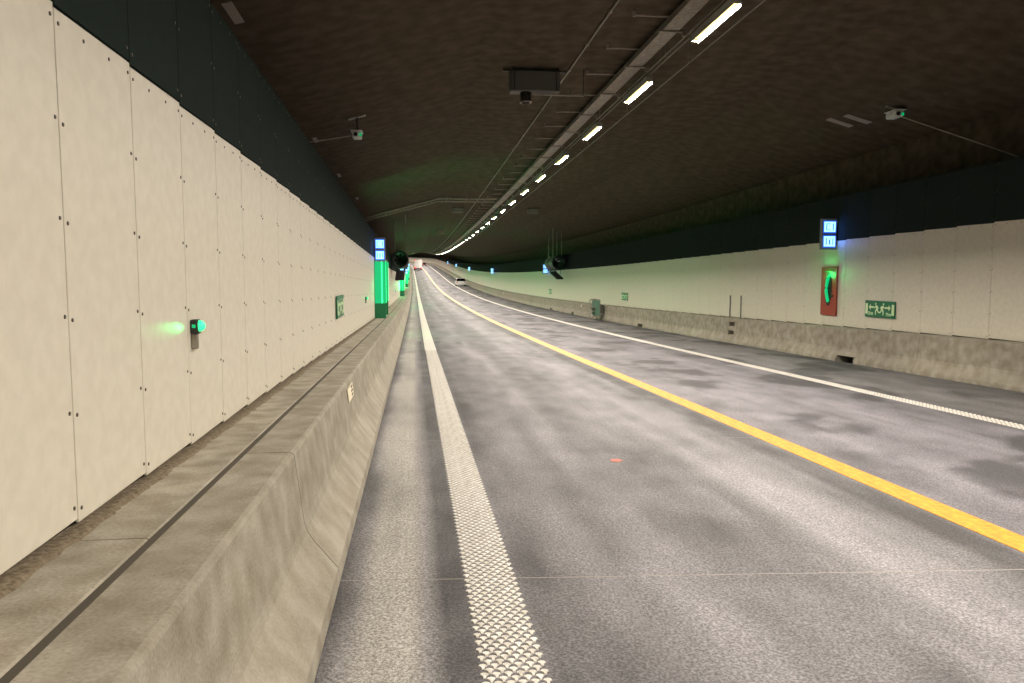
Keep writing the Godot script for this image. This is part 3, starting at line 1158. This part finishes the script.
func shoulder_things() -> void:
	# access step over the barrier, with hoop rails
	var d := 40.9
	var o := thing("access_step", "galvanised step frame with hoop rails and panels painted in green light at the shoulder barrier", "step frame", at(9.58, 0, d))
	for z in [-0.42, 0.42]:
		var st := start()
		tube(st, [Vector3(-0.22, 0.0, z), Vector3(-0.22, 1.04, z), Vector3(-0.16, 1.10, z), Vector3(0.08, 1.10, z), Vector3(0.14, 1.04, z), Vector3(0.14, 0.0, z)], 0.024, 8)
		obj("hoop_rail", st, M.zinc, o)
		st = start()
		tube(st, [Vector3(-0.22, 0.62, z), Vector3(0.14, 0.62, z)], 0.016, 6)
		obj("mid_rail", st, M.zinc, o)
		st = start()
		box(st, Vector3(0.0, 0.66, z), Vector3(0.22, 0.80, 0.012), 0.003)  # added sheet, coloured like the mesh under green light
		obj("green_lit_panel", st, M.green_lit_infill, o)
	for k in 3:
		var st := start()
		box(st, Vector3(-0.04, 0.22 + 0.24 * k, 0), Vector3(0.30, 0.03, 0.82), 0.005)
		obj("tread", st, M.zinc, o)
	var cab := start()
	box(cab, Vector3(0.27, 0.60, 0.1), Vector3(0.22, 0.46, 0.5), 0.02)
	obj("control_box", cab, M.grey_plate, o)
	# two slim posts behind the barrier
	for k in 2:
		var st := start()
		tube(st, [at(10.22, 0.78, 23.6 + 0.85 * k), at(10.22, 1.50, 23.6 + 0.85 * k)], 0.022, 8)
		lathe(st, [Vector2(0.05, 0.0), Vector2(0.05, 0.012), Vector2(0.022, 0.018)], 10, Transform3D(Basis(), at(10.22, 0.78, 23.6 + 0.85 * k)))
		top_mesh("slim_post", st, M.grey_plate, "slim grey post on the shoulder barrier, on the help post side of its twin" if k == 0 else "slim grey post on the shoulder barrier, on the step frame side of its twin", "post", "slim posts on the shoulder barrier")
	# reflectors on the barriers
	for r in [[9.975, 46.4, -1.0], [9.975, 88.0, -1.0], [-0.645, 43.2, 1.0]]:
		var st := start()
		box(st, at(r[0], 0.60, r[1]), Vector3(0.05, 0.16, 0.10), 0.01)
		top_mesh("barrier_reflector", st, M.camera_white, "small white reflector on the face of the shoulder barrier" if r[0] > 0 else "small white reflector on the face of the walkway barrier", "reflector", "white barrier reflectors")
	# paper label on the walkway barrier
	var lab := thing("inspection_label", "square pale label with dark print on the walkway barrier face", "label", at(-0.676, 0.655, 8.1))
	lab.rotation = Vector3(0, PI / 2, 0)
	var tilt := Node3D.new()
	var lean := -0.12
	var b := Basis(Vector3(1, 0, 0), lean)
	var st := start()
	box(st, b * Vector3(0, 0, 0.006), Vector3(0.58, 0.135, 0.004), 0.0, b)
	obj("paper", st, M.label_paper, lab)
	for k in 3:
		st = start()
		box(st, b * Vector3(0.14, 0.04 - 0.04 * k, 0.0095), Vector3(0.16, 0.022, 0.002), 0.0, b)
		obj("print", st, M.label_ink, lab)
	tilt.free()

func wheel(o: Node3D, x: float, z: float, r: float, w: float) -> void:
	var st := start()
	lathe(st, [Vector2(0.0, -w * 0.4), Vector2(r * 0.6, -w * 0.5), Vector2(r, -w * 0.4), Vector2(r, w * 0.4), Vector2(r * 0.6, w * 0.5), Vector2(0.0, w * 0.4)], 14, Transform3D(Basis(Vector3(0, 0, 1), PI / 2), Vector3(x, r, z)))
	obj("wheel", st, M.tyre, o)

func car(x: float, d: float, paint: Material, label: String, scale_: float, lit: bool) -> void:
	var o := thing("car", label, "car", at(x, 0, d))
	o.basis = along(d)
	var w := 1.78 * scale_
	var side := PackedVector2Array([Vector2(-2.1, 0.30), Vector2(-2.15, 0.55), Vector2(-2.10, 0.88), Vector2(-1.9, 0.95), Vector2(0.9, 0.93), Vector2(1.9, 0.80), Vector2(2.12, 0.62), Vector2(2.12, 0.30)])
	var turn := Transform3D(Basis(Vector3(0, 1, 0), PI / 2), Vector3(-w * 0.5, 0, 0))
	var st := start()
	prism(st, side, w, turn)
	obj("body", st, paint, o)
	st = start()
	var lo := [Vector2(-1.95, 0.94), Vector2(1.15, 0.92)]
	var hi := [Vector2(-1.55, 1.42), Vector2(0.25, 1.45)]
	var a := w * 0.47
	var b := w * 0.39
	var p := [Vector3(-a, lo[0].y, -lo[0].x), Vector3(a, lo[0].y, -lo[0].x), Vector3(a, lo[1].y, -lo[1].x), Vector3(-a, lo[1].y, -lo[1].x), Vector3(-b, hi[0].y, -hi[0].x), Vector3(b, hi[0].y, -hi[0].x), Vector3(b, hi[1].y, -hi[1].x), Vector3(-b, hi[1].y, -hi[1].x)]
	quad(st, p[0], p[4], p[5], p[1])
	quad(st, p[2], p[6], p[7], p[3])
	quad(st, p[1], p[5], p[6], p[2])
	quad(st, p[3], p[7], p[4], p[0])
	obj("windows", st, M.car_glass, o)
	st = start()
	box(st, Vector3(0, 1.445, 0.65), Vector3(b * 2.0, 0.05, 1.85), 0.02)
	obj("roof", st, paint, o)
	for s in [-1.0, 1.0]:
		st = start()
		box(st, Vector3(s * w * 0.40, 0.78, 2.12), Vector3(0.22, 0.16, 0.06), 0.01)
		obj("tail_light", st, M.tail_light if lit else M.board_red, o)
		for z in [-1.3, 1.3]:
			wheel(o, s * w * 0.45, z, 0.31, 0.2)

func lorry(x: float, d: float) -> void:
	var o := thing("lorry", "white box lorry with red rear lights far down the tunnel", "lorry", at(x, 0, d))
	o.basis = along(d)
	var st := start()
	box(st, Vector3(0, 2.05, 0), Vector3(2.5, 2.7, 7.0), 0.05)
	var body := obj("cargo_box", st, M.car_white, o)
	st = start()
	box(st, Vector3(0, 2.05, 3.51), Vector3(0.04, 2.6, 0.03))
	obj("door_gap", st, M.steel_dark, body)
	st = start()
	box(st, Vector3(0, 1.55, -4.5), Vector3(2.35, 2.3, 1.7), 0.15)
	obj("cab", st, M.car_white, o)
	st = start()
	box(st, Vector3(0, 0.55, -0.5), Vector3(2.2, 0.25, 8.8), 0.02)
	obj("chassis", st, M.black, o)
	for s in [-1.0, 1.0]:
		st = start()
		box(st, Vector3(s * 0.95, 0.85, 3.55), Vector3(0.45, 0.30, 0.08), 0.01)
		obj("tail_light", st, M.tail_light, o)
		st = start()
		box(st, Vector3(s * 1.0, 3.2, 3.52), Vector3(0.30, 0.16, 0.06), 0.01)
		obj("marker_light", st, M.tail_light, o)
		for z in [-4.3, 2.2]:
			wheel(o, s * 1.05, z, 0.48, 0.3)

func _ready() -> void:
	rng.seed = 11
	noise_a.seed = 3
	noise_a.frequency = 0.05
	noise_a.fractal_octaves = 3
	noise_b.seed = 8
	noise_b.frequency = 0.05
	noise_b.fractal_octaves = 4
	noise_c.seed = 15
	noise_c.frequency = 0.06
	# camera: eye height 1.7 m, level horizon at row 274, the road's direction at column 415
	var cam := Camera3D.new()
	cam.name = "camera"
	add_child(cam)
	cam.fov = rad_to_deg(2.0 * atan(341.5 / FOCAL))
	cam.near = 0.05
	cam.far = 1000.0
	var pitch := -atan((341.5 - 274.0) / FOCAL)
	var yaw := -atan(97.0 / sqrt(FOCAL * FOCAL + 67.5 * 67.5))
	cam.transform = Transform3D(Basis(Vector3.UP, yaw) * Basis(Vector3.RIGHT, pitch), Vector3(0, 1.7, 0))
	cam.current = true
	var we := WorldEnvironment.new()
	var env := Environment.new()
	env.background_mode = Environment.BG_COLOR
	env.background_color = Color(0.0, 0.0, 0.0)
	env.tonemap_mode = Environment.TONE_MAPPER_LINEAR
	env.tonemap_exposure = 1.0
	env.sdfgi_enabled = true
	env.ssao_enabled = true
	env.ssil_enabled = true
	we.environment = env
	add_child(we)

	make_materials()
	road()
	walkway()
	walls()
	barriers()
	markings()
	ceiling_lamps()
	tray()

	for k in 5:
		escape_door(k + 1, 25.5 + 42.5 * k)
		flag_sign(-1.28, -0.93, 2.99, 25.45 + 42.5 * k, ["blue lit help sign above the green escape door that faces the twin crossing pipes", "blue lit help sign above a farther green escape door"][0 if k == 0 else 1], k == 0)
	for k in 6:
		flag_sign(9.99, 10.385, 3.06, 18.4 + 42.5 * k, ["blue lit help sign above the red help post board", "blue lit help sign on the dark panels beside the jet fan", "blue lit help sign far along the shoulder wall"][mini(k, 2)], k < 2)
	help_board(18.6)
	exit_sign(10.385, 1.245, 16.4, -PI / 2, "green exit sign with two running figures and distances, beside the help post")
	exit_sign(10.385, 1.30, 38.0, -PI / 2, "small green exit sign on the pale wall beyond the two slim posts")
	exit_sign(10.385, 1.30, 59.7, -PI / 2, "tiny green exit sign on the shoulder wall beyond the jet fan")
	exit_sign(-1.285, 1.43, 13.57, PI / 2, "green exit sign on the walkway wall before the glowing escape door")
	for k in 7:
		marker_lamp(4.75 + 16.0 * k, k == 0, "green marker lamps along the walkway wall")
	jet_fan(9.80, 3.38, 54.5, "dark jet fan above the shoulder beside a blue lit sign", 1.0)
	jet_fan(-0.80, 3.28, 44.5, "dark jet fan above the walkway beyond the green escape door", -1.0)
	security_camera(-1.24, 5.12, 17.9, at(-2.42, 4.85, 17.5), "white camera with green light above the walkway wall")
	security_camera(10.24, 5.42, 15.95, at(11.6, 4.2, 13.9), "white camera with green light above the shoulder wall")
	overhead_box(2.46, 16.15, true, "grey equipment box with a dark dome under it, on the roof")
	overhead_box(2.40, 44.0, false, "small grey loudspeaker box on the roof just beyond the crossing pipes", 0.6)
	overhead_box(2.05, 63.0, false, "small grey loudspeaker box on the roof far beyond the crossing pipes", 0.6)
	overhead_box(6.65, 44.0, false, "small grey loudspeaker box on the roof above the second lane", 0.6)
	shoulder_things()
	car(8.3, 142.0, M.car_white, "white car standing on the hard shoulder", 1.0, false)
	lorry(1.9, 265.0)
	car(5.4, 330.0, M.car_dark, "dark car far ahead in the second lane", 1.0, true)
